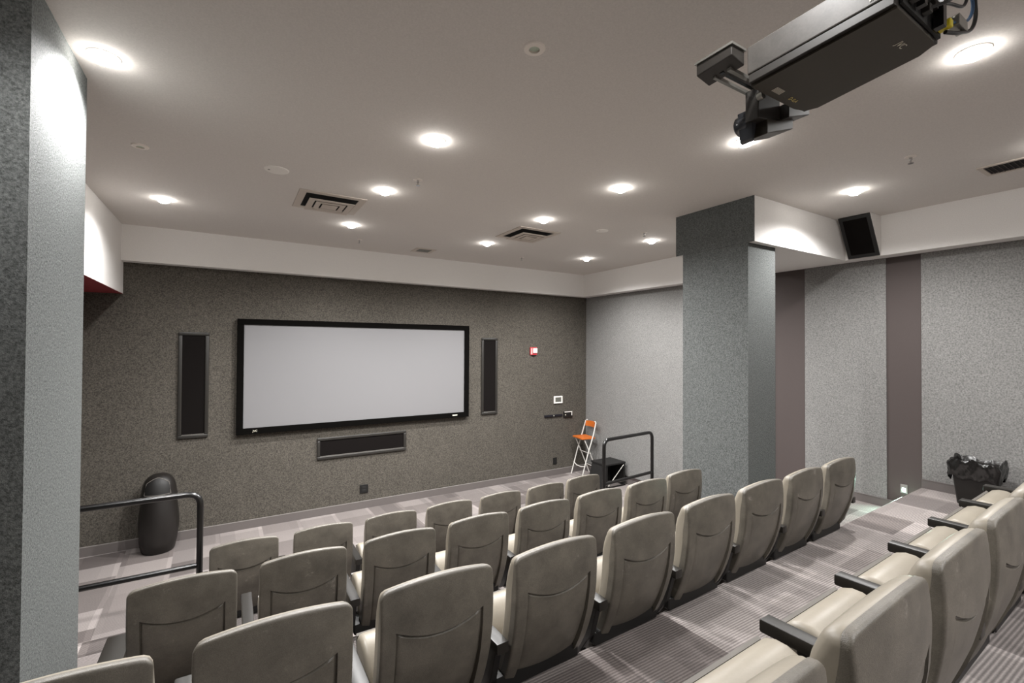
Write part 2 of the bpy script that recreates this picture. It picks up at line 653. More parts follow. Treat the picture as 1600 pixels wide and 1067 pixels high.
def chair_shell():
    xs = [0.0, .03, .06, .09, .115, .135, XP - .012, XP - .007, XP - .003, XP, XP + .010, .190, HW - .017, HW - .0112, HW - .007, HW - .0035, HW - .0012, HW]
    xs = [-x for x in xs[::-1]] + xs[1:]
    nx = len(xs)
    rr = 0.009
    rear = []
    for x in xs:
        xa = min(abs(x), XP)
        zu = 0.694 + 0.040 * (xa / XP) ** 2
        zt = ztop(x)
        col = [zt - (zt - zu) * t for t in (0, .010, .025, .045, .07, .14, .3, .55, .78, 1.0)]
        col += [zu - .003, zu - .008, zu - .013]
        z2 = zu - .013
        col += [z2 - (z2 - BOT) * t for t in (.1, .2, .3, .4, .5, .6, .7, .8, .88, .94, .975, 1.0)]
        rear.append(col)
    nz = len(rear[0])
    vs, fs = [], []
    for i, x in enumerate(xs):
        for j, z in enumerate(rear[i]):
            k = hw_at(z)
            zt = ztop(x)
            d = min(HW - abs(x), zt - z, z - BOT)
            y = yrear(x, z)
            if d < rr:
                y += rr - math.sqrt(max(rr * rr - (rr - d) ** 2, 0))
            ax = abs(x)
            if j >= 10 and ax <= XP - .001:
                groove = (j in (10, 11)) or (XP - .009 < ax)
                dep = 0.004 + 0.016 * min(max((0.70 - z) / 0.40, 0), 1)
                edge_v = dep + 0.007 if groove else dep
                if d > 0.012:
                    y += edge_v
            vs.append((x * k, y, z))
    N = nx * nz
    for i, x in enumerate(xs):
        for j, z in enumerate(rear[i]):
            vs.append((x * hw_at(z) * .99, yrear(x, z) + shell_th(z, ztop(x)) + 0.004, z - (0.001 if j == 0 else 0)))
    q = lambda i, j, o=0: o + i * nz + j
    for i in range(nx - 1):
        for j in range(nz - 1):
            fs.append((q(i, j), q(i + 1, j), q(i + 1, j + 1), q(i, j + 1)))
            fs.append((q(i, j, N), q(i, j + 1, N), q(i + 1, j + 1, N), q(i + 1, j, N)))
    for j in range(nz - 1):
        fs.append((q(0, j), q(0, j + 1), q(0, j + 1, N), q(0, j, N)))
        fs.append((q(nx - 1, j + 1), q(nx - 1, j), q(nx - 1, j, N), q(nx - 1, j + 1, N)))
    for i in range(nx - 1):
        fs.append((q(i + 1, 0), q(i, 0), q(i, 0, N), q(i + 1, 0, N)))
        fs.append((q(i, nz - 1), q(i + 1, nz - 1), q(i + 1, nz - 1, N), q(i, nz - 1, N)))
    return new_mesh(vs, fs)


def chair_cushion():
    hw = HW - .003
    xs = [hw * math.sin(math.pi / 2 * (t / 10)) for t in range(-10, 11)]
    ts = [0, .015, .04, .08, .14, .22, .32, .44, .56, .68, .78, .87, .93, .97, 1.0]
    zb = 0.36
    rr = 0.035
    vs, fs = [], []
    for layer in (0, 1):
        for x in xs:
            zt = ztop(x, hw, TOP - .004)
            for t in ts:
                z = zt - (zt - zb) * t
                k = hw_at(z)
                zs = ztop(x)
                y = yrear(x, z) + shell_th(z, zs) + 0.003
                if layer == 1:
                    d = max(0, min(hw - abs(x), z - zb, zt - z))
                    dd = min(d, rr)
                    dt = min(max(zt - z, 0) / 0.13, 1.0)
                    y += 0.010 + 0.022 * math.sqrt(max(0, 1 - (1 - dd / rr) ** 2))
                    y += 0.030 * (1 - (1 - dt) ** 2)
                    y += 0.014 * (1 - (x / hw) ** 2) * math.sin(math.pi * min(max(t, 0), 1))
                vs.append((x * k, y, z))
    nx, nz = len(xs), len(ts)
    N = nx * nz
    q = lambda i, j, o=0: o + i * nz + j
    for i in range(nx - 1):
        for j in range(nz - 1):
            fs.append((q(i, j), q(i + 1, j), q(i + 1, j + 1), q(i, j + 1)))
            fs.append((q(i, j, N), q(i, j + 1, N), q(i + 1, j + 1, N), q(i + 1, j, N)))
    for j in range(nz - 1):
        fs.append((q(0, j), q(0, j + 1), q(0, j + 1, N), q(0, j, N)))
        fs.append((q(nx - 1, j + 1), q(nx - 1, j), q(nx - 1, j, N), q(nx - 1, j + 1, N)))
    for i in range(nx - 1):
        fs.append((q(i + 1, 0), q(i, 0), q(i, 0, N), q(i + 1, 0, N)))
        fs.append((q(i, nz - 1), q(i + 1, nz - 1), q(i + 1, nz - 1, N), q(i, nz - 1, N)))
    return new_mesh(vs, fs)


_seat = [(.185, .335), (.19, .39), (.205, .44), (.228, .487), (.258, .527), (.295, .557), (.335, .573), (.372, .574),
         (.405, .562), (.425, .54), (.431, .512), (.42, .482), (.36, .405), (.29, .335), (.235, .30), (.20, .305)]
_pan = [(.437, .548), (.444, .512), (.432, .474), (.372, .396), (.30, .324), (.238, .286), (.19, .292), (.185, .33),
        (.199, .302), (.235, .2985), (.2905, .333), (.361, .403), (.421, .48), (.4325, .512), (.427, .541)]
SEAT = [(.185 + (y - .185) * .91, .30 + (z - .30) * .90) for y, z in _seat]
PAN = [(.185 + (y - .185) * .91, .30 + (z - .30) * .90) for y, z in _pan]
ARM = [(.03, .506), (.03, .548), (.432, .548), (.437, .543), (.437, .512), (.432, .506)]
STAN = [(.06, .5065), (.33, .5065), (.32, .42), (.29, .34), (.285, .26), (.285, .03), (.34, .012), (.34, 0.0), (.12, 0.0),
        (.12, .012), (.165, .03), (.165, .26), (.10, .36)]

ME_SHELL = chair_shell()
ME_CUSH = chair_cushion()
ME_SEAT = extrude_x(SEAT, -.206, .206, 0.022, 4)
ME_PAN = extrude_x(PAN, -.202, .202, 0.0, 1)
ME_ARM = extrude_x(ARM, -.0275, .0275, 0.005, 2)
ME_ARMW = extrude_x([(p[0] * .62 + .10, p[1] - .03) for p in ARM], -.05, .05, 0.005, 2)
ME_STAN = extrude_x(STAN, -.016, .016, 0.003, 1)
ME_HINGE = extrude_x([(.10, .30), (.24, .30), (.24, .36), (.10, .36)], -.252, .195, 0.006, 1)
ROW_GROUP = 'theatre chairs in the tiered rows'
AX = 0.262


def chair_at(ux_right, uy, uz, rz, label, last=False, wide_first=False):
    """ux_right/uy: rear top right corner of the backrest"""
    p = W(ux_right, uy, uz)
    c = math.cos(rz)
    o = thing('theatre_chair', (p.x - HW * c, p.y - HW * math.sin(rz), p.z), label, 'chair', ROW_GROUP, rz)
    sh = obj('back_shell', ME_SHELL, 'shell_plastic', o, True, 50)
    sh['label'] = 'grey moulded plastic back shell'
    wn = sh.modifiers.new('weighted', 'WEIGHTED_NORMAL')
    wn.keep_sharp = True
    wn.weight = 90
    obj('back_cushion', ME_CUSH, 'cream_vinyl', o, True, 60)['label'] = 'cream vinyl back pad'
    obj('seat_cushion', ME_SEAT, 'cream_vinyl', o, True, 50)['label'] = 'cream tip-up seat pad'
    obj('seat_pan', ME_PAN, 'seat_pan', o, True, 35)
    obj('hinge_bar', ME_HINGE, 'stanchion', o)
    sides = [-1] + ([1] if last else [])
    for s in sides:
        a = obj('armrest', ME_ARMW if (wide_first and s < 0) else ME_ARM, 'arm_black', o, True, 40)
        a.location.x = s * (AX + (.03 if wide_first and s < 0 else 0))
        a['label'] = 'dark armrest'
        st = obj('leg', ME_STAN, 'stanchion', o)
        st.location.x = s * AX
    return o


ORD = ['first', 'second', 'third', 'fourth', 'fifth', 'sixth', 'seventh', 'eighth', 'ninth']
ROW_A = [(0.229 + .3785 * k, 2.715 + (.03 if k == 6 else 0), 0) for k in range(7)]
ROW_B = [(0.030 + .3755 * k, 1.907 + (.03 if k == 7 else 0), 0) for k in range(8)]
ROW_C = [(x, y, 0) for x, y in zip((-.118, .249, .618, .992, 1.377, 1.76, 2.145, 2.53, 2.915),
                                   (1.098, 1.098, 1.096, 1.098, 1.112, 1.125, 1.14, 1.152, 1.166))]
ROW_D = [(.640 + .38 * k, .283 + .0137 * k, 0) for k in range(7)]
for row, z, nm, rot, wf in ((ROW_A, Z_A, 'in the front row nearest the screen', (0, 0), False),
                            (ROW_B, Z_B, 'in the second row from the screen', (0, 0), True),
                            (ROW_C, Z_C, 'in the third row from the screen', (0, 2.0), False),
                            (ROW_D, Z_D, 'in the nearest row', (2.0, 2.0), False)):
    n = len(row)
    for k, (x, y, _) in enumerate(row):
        rz = math.radians(rot[0] if x < .8 else rot[1])
        if nm.startswith('in the nearest'):
            kind = 'cream and grey theatre chair'
        else:
            kind = 'grey-backed theatre chair'
        lab = f'{kind}, {ORD[k]} from the left {nm}'
        if k == n - 1:
            lab = f'{kind}, last at the right end {nm}'
        chair_at(x, y, z, rz, lab, last=(k == n - 1), wide_first=(wf and k == 0))

# ------------------------------------------------------------------ projection screen
ys = W(0, YW, 0).y
t = thing('projection_screen', W(1.23, YW, -.285), 'wide white projection screen in a black frame on the front wall', 'screen')
t0 = t.location.copy()


def wl(x, d, z):               # point on the front wall, local to a thing at its own location
    p = W(x, YW, z)
    return Vector((p.x, ys - d, p.z)) - t.location


def wbox(x0, x1, z0, z1, d0, d1, bevel=0.0, seg=2):
    a, b = wl(x0, d1, z0), wl(x1, d0, z1)
    return box(a, b, bevel, seg)


k5 = YW / 4.97
sx0, sx1, sz0, sz1 = .107 * k5, 2.353 * k5, -.764 * k5, .198 * k5
ox0, ox1, oz0, oz1 = .052 * k5, 2.413 * k5, -.82 * k5, .25 * k5
obj('screen_surface', wbox(sx0 - .01, sx1 + .01, sz0 - .01, sz1 + .01, .045, .062), 'screen_cloth', t)['label'] = 'white screen cloth'
obj('frame_bar', wbox(ox0, ox1, sz1, oz1, 0.006, .082, .004), 'velvet_black', t)
obj('frame_bar', wbox(ox0, ox1, oz0, sz0, 0.006, .082, .004), 'velvet_black', t)
obj('frame_bar', wbox(ox0, sx0, sz0, sz1, 0.006, .0818, .004), 'velvet_black', t)
obj('frame_bar', wbox(sx1, ox1, sz0, sz1, 0.006, .0818, .004), 'velvet_black', t)
tx = text_mesh('JVC', .035)
o = obj('logo', tx, 'label_white', t)
o.rotation_euler = (math.pi / 2, 0, 0)
o.location = wl(.205, .0828, -.797)
o['label'] = 'tiny white lettering on the frame'
obj('maker_plate', wbox(2.215, 2.275, -.803, -.79, .082, .084), 'label_white', t)['label'] = 'small white plate on the frame'


# in-wall speakers
def wall_speaker(x0, x1, z0, z1, label):
    global t
    t = thing('wall_speaker', W((x0 + x1) / 2, YW, (z0 + z1) / 2), label, 'speaker', 'framed speakers around the screen')
    b = .030
    obj('grille', wbox(x0 + b, x1 - b, z0 + b, z1 - b, .002, .016), 'grille_black', t)['label'] = 'black cloth grille'
    for q in ((x0, x1, z1 - b, z1), (x0, x1, z0, z0 + b), (x0, x0 + b, z0 + b, z1 - b), (x1 - b, x1, z0 + b, z1 - b)):
        obj('frame_bar', wbox(q[0], q[1], q[2], q[3], .001, .030, .009, 3), 'speaker_frame', t, True, 50)
    obj('lip_highlight', wbox(x0 + b, x1 - b, z0 + b - .002, z0 + b + .006, .012, .026, .002), 'highlight_grey', t)  # paler strip paints the highlight along the lower frame lip
    return t


wall_speaker(-.389 * k5, -.163 * k5, -.82 * k5, .118 * k5, 'tall framed black speaker left of the screen')
wall_speaker(2.601 * k5, 2.822 * k5, -.822 * k5, .112 * k5, 'tall framed black speaker right of the screen')
wall_speaker(.755, 1.677, -1.148, -.928, 'long low framed black speaker below the screen')

# wall devices
t = thing('fire_alarm_strobe', W(3.38, YW, -.05), 'small red and white fire alarm strobe high on the front wall', 'fire alarm')
obj('body', wbox(3.327, 3.434, -.10, .0, .001, .03, .006), 'alarm_red', t)
obj('strobe_lens', wbox(3.366, 3.43, -.075, -.012, .03, .045, .006), 'white_plastic', t)
for i in range(2):
    obj('vent_slot', wbox(3.336 + .014 * i, 3.342 + .014 * i, -.09, -.012, .03, .032), 'white_plastic', t)
obj('lower_tab', wbox(3.37, 3.40, -.118, -.10, .001, .02, .003), 'outlet_black', t)
t = thing('wall_control_panel', W(3.79, YW, -.705), 'white framed wall control panel near the right corner of the front wall', 'control panel')
for q in ((3.718, 3.86, -.675, -.657), (3.718, 3.86, -.755, -.737), (3.718, 3.738, -.737, -.675), (3.84, 3.86, -.737, -.675)):
    obj('bezel', wbox(*q, .001, .022, .003), 'white_plastic', t)
obj('display', wbox(3.738, 3.84, -.737, -.675, .001, .014), 'screen_grey', t)
t = thing('wall_bar', W(3.71, YW, -.918), 'narrow black bar fixed to the front wall beside the dark switch', 'wall fitting')
obj('plate', wbox(3.562, 3.86, -.932, -.903, .001, .025, .005), 'bar_navy', t)
obj('indicator', wbox(3.705, 3.717, -.921, -.911, .025, .028), 'label_white', t)
t = thing('wall_switch', W(3.955, YW, -.915), 'dark switch box with a pale edge near the orange stool', 'switch')
obj('body', wbox(3.882, 4.027, -.955, -.874, .001, .03, .004), 'outlet_black', t)
obj('pale_edge', wbox(3.89, 4.02, -.884, -.874, .03, .033), 'white_plastic', t)
obj('pale_edge', wbox(4.008, 4.02, -.93, -.884, .03, .033), 'white_plastic', t)
obj('knob', wbox(3.897, 3.912, -.925, -.91, .03, .036, .003), 'label_white', t)
for x0, x1, z0, z1, lab in ((1.181, 1.268, -1.553, -1.465, 'small dark floor outlet low on the wall under the long speaker'),
                            (3.712, 3.771, -1.569, -1.48, 'narrow dark outlet low on the wall left of the stool')):
    t = thing('wall_outlet', W((x0 + x1) / 2, YW, (z0 + z1) / 2), lab, 'outlet')
    obj('plate', wbox(x0, x1, z0, z1, .001, .012, .003), 'outlet_black', t)
    obj('socket', wbox(x0 + .25 * (x1 - x0), x1 - .25 * (x1 - x0), z0 + .015, z0 + .04, .012, .016, .002), 'box_black', t)
    obj('socket', wbox(x0 + .25 * (x1 - x0), x1 - .25 * (x1 - x0), z1 - .04, z1 - .015, .012, .016, .002), 'box_black', t)

# ------------------------------------------------------------------ ceiling fittings
LIT = [(-.385, 2.09, .85, 'lit downlight beside the top of the left column'),
       (-.40, 3.92, .28, 'lit downlight nearest the front left soffit corner'),
       (.84, 2.09, .6, 'large bright lit downlight above the third row, left of centre'),
       (.835, 2.94, 1.35, 'lit downlight right of the left square vent'),
       (.837, 3.91, .76, 'lit downlight in front of the left square vent by the screen wall'),
       (2.082, 2.937, 1.0, 'lit downlight just behind the right square vent'),
       (2.098, 3.90, .84, 'lit downlight left of the right square vent by the screen wall'),
       (3.40, 3.965, .72, 'lit downlight nearest the front right soffit corner'),
       (3.34, 2.976, .70, 'lit downlight beside the top of the right pillar'),
       (2.077, 2.098, .22, 'bright lit downlight in the middle of the ceiling left of the right pillar'),
       (2.107, 1.30, .17, 'lit downlight right under the projector lens'),
       (2.118, .503, .14, 'largest lit downlight right of the projector'),
       (3.354, 1.346, .60, 'lit downlight between the pillar bulkhead and the corner speaker'),
       (3.35, .50, .15, 'lit downlight beyond the right picture edge'),
       (.84, .50, .10, 'added unseen downlight above the rear left seats'),  # unseen lamp added to light the projector's left side
       (-.39, 1.30, .2, 'added unseen downlight left of the rear seats'),  # unseen, put in to lift the left column's dark face
       (.84, -.45, .34, 'added unseen downlight over the rear tier, left'),  # added out of view to brighten the left column and chair backs
       (2.10, -.45, .25, 'lit downlight over the rear tier, middle'),
       (3.35, -.45, .3, 'lit downlight over the rear tier, right'),
       (.84, -1.5, .5, 'lit downlight by the rear wall, left'),
       (2.10, -1.5, .5, 'lit downlight by the rear wall, middle')]
ME_RING = lathe([(.054, -.001), (.056, -.004), (.066, -.003), (.069, -.0005), (.054, -.0005)], 28)
ME_LENS = lathe([(0, -.040), (.019, -.038), (.035, -.032), (.047, -.022), (.053, -.010), (.055, -.001)], 24)
for x, y, pw, lab in LIT:
    t = thing('recessed_downlight', W(x, y, 1), lab, 'downlight', 'lit recessed downlights')
    obj('trim_ring', ME_RING, 'trim_white', t, True)
    obj('lens', ME_LENS, 'lens_lit', t, True)['label'] = 'glowing white lens'
    ld = bpy.data.lights.new('downlight_beam', 'SPOT')
    ld.energy = SPOT_W * pw
    ld.color = SPOT_COL
    ld.spot_size = math.radians(SPOT_ANGLE)
    ld.spot_blend = 0.8
    ld.shadow_soft_size = 0.045
    lo = bpy.data.objects.new('downlight_beam', ld)
    COL.objects.link(lo)
    lo.parent = t
    lo.location = (0, 0, -0.075)
ME_RING2 = lathe([(.024, -.001), (.026, -.010), (.050, -.007), (.053, -.0005), (.024, -.0005)], 32)
ME_LENS2 = lathe([(0, -.005), (.02, -.004), (.0255, -.001)], 24)
for x, y, lab in ((.856, 1.266, 'unlit round ceiling lamp with a wide pale ring near the top centre'),
                  (-.397, 2.936, 'unlit round ceiling lamp between the two left downlights')):
    t = thing('unlit_downlight', W(x, y, 1), lab, 'downlight', 'unlit downlights')
    obj('trim_ring', ME_RING2, 'trim_white', t, True)
    obj('lens', ME_LENS2, 'lens_off', t, True)['label'] = 'dull greenish lens'
ME_SPK = lathe([(0, -.009), (.07, -.0085), (.074, -.008), (.078, -.009), (.088, -.006), (.092, -.0005)], 36)
ME_DOT = lathe([(0, -.0105), (.008, -.0100), (.009, -.0085)], 12)
for x, y, sc_, lab in ((.213, 2.918, 1.0, 'flat white round ceiling speaker left of the left square vent'),
                       (2.70, 2.945, .80, 'flat white round ceiling speaker right of the right square vent')):
    t = thing('ceiling_speaker', W(x, y, 1), lab, 'speaker', 'round ceiling speakers')
    t.scale = (sc_, sc_, 1)
    obj('cover', ME_SPK, 'white_plastic', t, True)
    d = obj('mark', ME_DOT, 'seat_pan', t, True)
    d.location.x = -.055
# sprinklers
ME_ESC = lathe([(0, -.006), (.012, -.006), (.034, -.004), (.038, -.0003)], 24)
ME_STEM = lathe([(.0001, -.045), (.006, -.045), (.006, -.028), (.010, -.024), (.010, -.004), (.0001, -.004)], 12)
ME_DEF = lathe([(0, -.050), (.018, -.050), (.018, -.047), (0, -.047)], 16)
for x, y, lab in ((.948, 2.641, 'small sprinkler head behind the centre downlights'),
                  (3.005, .952, 'small sprinkler head right of the projector'),
                  (3.05, 2.80, 'small sprinkler head beside the right pillar downlight'),
                  (1.02, 4.42, 'tiny sprinkler head near the screen wall left of the slot vent'),
                  (2.75, 4.30, 'tiny sprinkler head near the screen wall right of the square vent')):
    t = thing('sprinkler_head', W(x, y, 1), lab, 'sprinkler', 'ceiling sprinkler heads')
    obj('escutcheon', ME_ESC, 'trim_white', t, True)
    obj('stem', ME_STEM, 'chrome', t, True)
    obj('deflector', ME_DEF, 'chrome', t)


# square diffusers
def flat_ring(a, b, z0, z1):
    vs, fs = [], []
    for r, z in ((a, z0), (b, z0), (b, z1), (a, z1)):
        vs += [(-r, -r, z), (r, -r, z), (r, r, z), (-r, r, z)]
    for k in range(4):
        for i in range(4):
            j = (i + 1) % 4
            k2 = (k + 1) % 4
            fs.append((k * 4 + i, k * 4 + j, k2 * 4 + j, k2 * 4 + i))
    return new_mesh(vs, fs)


ME_VF = flat_ring(.235, .300, -.008, -.0005)
ME_VB = box((-.236, -.236, -.0012), (.236, .236, -.0004))
LV = [flat_ring(.150, .204, -.046, -.042), flat_ring(.088, .134, -.048, -.044)]
ME_VC = box((-.072, -.072, -.050), (.072, .072, -.045), .002)
for x, y, lab in ((.575, 3.39, 'square louvred ceiling vent on the left'), (2.24, 3.40, 'square louvred ceiling vent on the right')):
    t = thing('ceiling_diffuser', W(x, y, 1), lab, 'vent', 'square ceiling diffusers')
    obj('frame', ME_VF, 'vent_paint', t)
    obj('backing', ME_VB, 'duct_shade', t)
    for m_ in LV:
        obj('louvre', m_, 'vent_paint', t)
    obj('centre_plate', ME_VC, 'vent_paint', t)
t = thing('slot_vent', W(1.70, 4.55, 1), 'small rectangular ceiling vent close to the screen wall soffit', 'vent')
obj('frame', flat_ring(.095, .15, -.006, -.0005), 'vent_paint', t)
obj('backing', box((-.096, -.096, -.0012), (.096, .096, -.0004)), 'screen_grey', t)
for i in range(6):
    obj('slat', box((-.095, -.085 + .03 * i, -.007), (.095, -.067 + .03 * i, -.003)), 'screen_grey', t)
t = thing('linear_grille', W(3.60, .40, 1), 'long dark slatted ceiling grille at the right edge', 'vent')
gy = .40 * S
obj('backing', box((-.115, -gy, -.0012), (.115, .402 * S, -.0004)), 'duct_shade', t)
for q in ((-.145, -gy - .03, -.115, .402 * S + .03), (.115, -gy - .03, .145, .402 * S + .03), (-.115, .402 * S, .115, .402 * S + .03), (-.115, -gy - .03, .115, -gy)):
    obj('frame_bar', box((q[0], q[1], -.008), (q[2], q[3], -.0005)), 'vent_paint', t)
n_sl = 40
me_sl = box((-.115, -.0016, -.007), (.115, .0016, -.001))
for i in range(n_sl):
    o = obj('slat', me_sl, 'stripe_paint', t)
    o.location.y = .402 * S - (i + .7) * (.802 * S / n_sl)

# ------------------------------------------------------------------ corner surround speaker
t = thing('surround_speaker', W(4.06, 1.60, .85), 'black tilted speaker in a white wedge cabinet under the ceiling corner', 'speaker')
L0 = t.location.copy()


def lc(x, y, z):
    return W(x, y, z) - L0


def quadslab(p, th):
    p = [Vector(v) for v in p]
    n = (p[1] - p[0]).cross(p[3] - p[0]).normalized()
    return hexa([v for v in p] + [v + n * th for v in p])


ya, yc = 1.498, 1.703
xt, xb = 3.975, 4.148
for yy0, yy1 in ((ya - .004, ya), (yc, yc + .004)):
    vs = [lc(xt, yy0, .999), lc(xb, yy0, .999), lc(xb, yy0, .704), lc(xt, yy1, .999), lc(xb, yy1, .999), lc(xb, yy1, .704)]
    obj('cabinet_side', new_mesh(vs, [(0, 1, 2), (3, 5, 4), (0, 3, 4, 1), (1, 4, 5, 2), (2, 5, 3, 0)]), 'soffit_paint', t)['label'] = 'white wedge side'
b_ = .028
P = [Vector(lc(xt, ya, .998)), Vector(lc(xt, yc, .998)), Vector(lc(xb - .004, yc, .706)), Vector(lc(xb - .004, ya, .706))]


def bil(u, v, d=0.0):
    a = P[0].lerp(P[1], u)
    b = P[3].lerp(P[2], u)
    n = (P[1] - P[0]).cross(P[3] - P[0]).normalized()
    if n.x > 0:
        n = -n
    return a.lerp(b, v) + n * d


def slab(u0, u1, v0, v1, d0, d1):
    lo = [bil(u0, v0, d0), bil(u1, v0, d0), bil(u1, v1, d0), bil(u0, v1, d0)]
    hi = [bil(u0, v0, d1), bil(u1, v0, d1), bil(u1, v1, d1), bil(u0, v1, d1)]
    return hexa(lo + hi)


obj('grille', slab(.12, .88, .08, .92, -.01, .002), 'grille_black', t)
for q in ((0, 1, 0, .08), (0, 1, .92, 1), (0, .12, .08, .92), (.88, 1, .08, .92)):
    obj('frame_bar', slab(*q, -.01, .008), 'box_black', t)

# step light
t = thing('step_light', W(XW, 1.408, -1.038), 'small glowing step light low on the brown stripe', 'step light')
obj('housing', box((-.012, -.030, -.046), (-.0005, .030, .046), .002), 'base_cap', t)
obj('lens', box((-.016, -.016, -.034), (-.012, .016, .012), .001), 'step_lens', t)
ld = bpy.data.lights.new('step_glow', 'AREA')
ld.shape = 'RECTANGLE'
ld.size = .04
ld.size_y = .06
ld.energy = 8.0
ld.spread = math.radians(125)
ld.color = (.62, 1.0, .84)
lo = bpy.data.objects.new('step_glow', ld)
COL.objects.link(lo)
lo.parent = t
lo.location = (-.019, 0, 0)
lo.rotation_euler = (0, math.radians(52), 0)

# ------------------------------------------------------------------ railings


def railing(p0, p1, ztop_, zlow_, zbase, r, label, ends=True):
    c = Vector(((p0[0] + p1[0]) / 2, (p0[1] + p1[1]) / 2, zbase))
    base = W(*c)
    t = thing('handrail', base, label, 'railing', 'black tube railings at the front platform edge')
    A = lambda p, z: W(p[0], p[1], z) - base
    path = [A(p0, zbase) + Vector((0, 0, .006))] + arc_path(A(p0, zbase), A(p0, ztop_), A(p1, ztop_), .10)
    path += arc_path(A(p0, ztop_), A(p1, ztop_), A(p1, zbase), .10) + [A(p1, zbase) + Vector((0, 0, .006))]
    obj('rail_frame', tube(path, r, 14), 'black_metal', t, True)
    d = (A(p1, zlow_) - A(p0, zlow_)).normalized()
    obj('lower_bar', tube([A(p0, zlow_) + d * r * .8, A(p1, zlow_) - d * r * .8], r * .92, 14), 'black_metal', t, True)
    for p in (p0, p1):
        f = obj('foot_plate', lathe([(0, 0), (.055, 0), (.055, .006), (0, .006)], 20), 'black_metal', t)
        f.location = A(p, zbase)
    return t


railing((-1.35, 3.30), (-.142, 3.30), -.875, -1.298, Z_A, .024, 'black tube railing at the left beside the dome-top bin')
railing((3.055, 3.30), (3.80, 3.375), -.885, -1.305, Z_A, .024, 'black tube railing at the right in front of the black step')

# ------------------------------------------------------------------ dome bin
t = thing('dome_bin', W(-.495, 4.845, Z_F), 'tall black dome-top rubbish bin against the front wall at left', 'bin')
obj('body', lathe([(0, 0), (.14, 0), (.158, .02), (.178, .12), (.196, .27), (.198, .36), (.190, .46), (.176, .57), (.166, .645), (.150, .65), (0, .65)], 44), 'trash_black', t, True)['label'] = 'rounded black bin body'
DOME = [(.179, .648), (.182, .665), (.174, .675), (.170, .70), (.166, .74), (.156, .79), (.138, .84), (.108, .88), (.065, .905), (0, .915)]
lid = obj('lid', lathe([(.14, .648)] + DOME, 44), 'trash_black', t, True)


def dome_r(z):
    pts = DOME[3:]
    for (r0, z0), (r1, z1) in zip(pts, pts[1:]):
        if z <= z1:
            return r0 + (r1 - r0) * (z - z0) / (z1 - z0)
    return 0


flap_out = []
NF = 17
for i in range(NF):
    flap_out.append((-46 + 92 * i / (NF - 1), .695))
for i in range(NF):
    a = 46 - 92 * i / (NF - 1)
    flap_out.append((a, .735 + .148 * math.cos(math.radians(a * 1.15))))
pts = []
for a, z in flap_out:
    th = math.radians(a - 92)
    rr_ = dome_r(z) + .004
    pts.append(Vector((rr_ * math.cos(th), rr_ * math.sin(th), z)))
vs, fs = [], []
for i in range(NF):
    p_lo, p_hi = flap_out[i], flap_out[2 * NF - 1 - i]
    for j in range(6):
        z = p_lo[1] + (p_hi[1] - p_lo[1]) * j / 5
        th = math.radians(p_lo[0] - 92)
        rr_ = dome_r(z) + .003
        vs.append((rr_ * math.cos(th), rr_ * math.sin(th), z))
for i in range(NF - 1):
    for j in range(5):
        fs.append((i * 6 + j, (i + 1) * 6 + j, (i + 1) * 6 + j + 1, i * 6 + j + 1))
fl = obj('flap', new_mesh(vs, fs), 'box_black', lid, True)
obj('flap_edge', tube(pts, .0035, 6, closed=True), 'trash_edge', lid, True)['label'] = 'pale flap outline'
obj('lid_rim', lathe([(.176, .642), (.184, .646), (.184, .654), (.176, .658)], 44), 'trash_edge', lid, True)

# ------------------------------------------------------------------ waste bin with bag
t = thing('lined_bin', W(4.115, .975, Z_D), 'black waste bin lined with a crumpled black bag by the right wall', 'bin')


def rrect(hx, hy, r, n=8):
    out = []
    for cx, cy, a0 in ((hx - r, hy - r, 0), (-hx + r, hy - r, 90), (-hx + r, -hy + r, 180), (hx - r, -hy + r, 270)):
        for i in range(n):
            a = math.radians(a0 + 90 * i / (n - 1))
            out.append((cx + r * math.cos(a), cy + r * math.sin(a)))
    return out


def loft(rings):
    vs, fs = [], []
    n = len(rings[0])
    for rg in rings:
        vs += rg
    for k in range(len(rings) - 1):
        for i in range(n):
            j = (i + 1) % n
            fs.append((k * n + i, k * n + j, (k + 1) * n + j, (k + 1) * n + i))
    return vs, fs, n


rings = []
for f, z in ((.72, 0.0), (.74, .01), (.86, .2), (.95, .37), (.88, .372), (.80, .2), (.68, .02)):
    rings.append([(x, y, z) for x, y in rrect(.132 * f, .160 * f, .035 * f)])
vs, fs, n = loft(rings)
fs.append(tuple(range(n))[::-1])
fs.append(tuple(len(vs) - n + i for i in range(n)))
obj('body', new_mesh(vs, fs), 'trash_black', t, True)
random.seed(4)
rings = []
outline = rrect(.132, .160, .035)
seg_l = [(Vector(outline[(i + 1) % len(outline)]) - Vector(outline[i])).length for i in range(len(outline))]
tot = sum(seg_l)
nb = 150
base_ring = []
for i in range(nb):
    d_ = tot * i / nb
    k = 0
    while d_ > seg_l[k]:
        d_ -= seg_l[k]
        k += 1
    q_ = Vector(outline[k]).lerp(Vector(outline[(k + 1) % len(outline)]), d_ / seg_l[k])
    base_ring.append((q_.x, q_.y))
ph = [random.uniform(0, 6.28) for _ in range(8)]
lim = (XW - 4.115) * S - .030
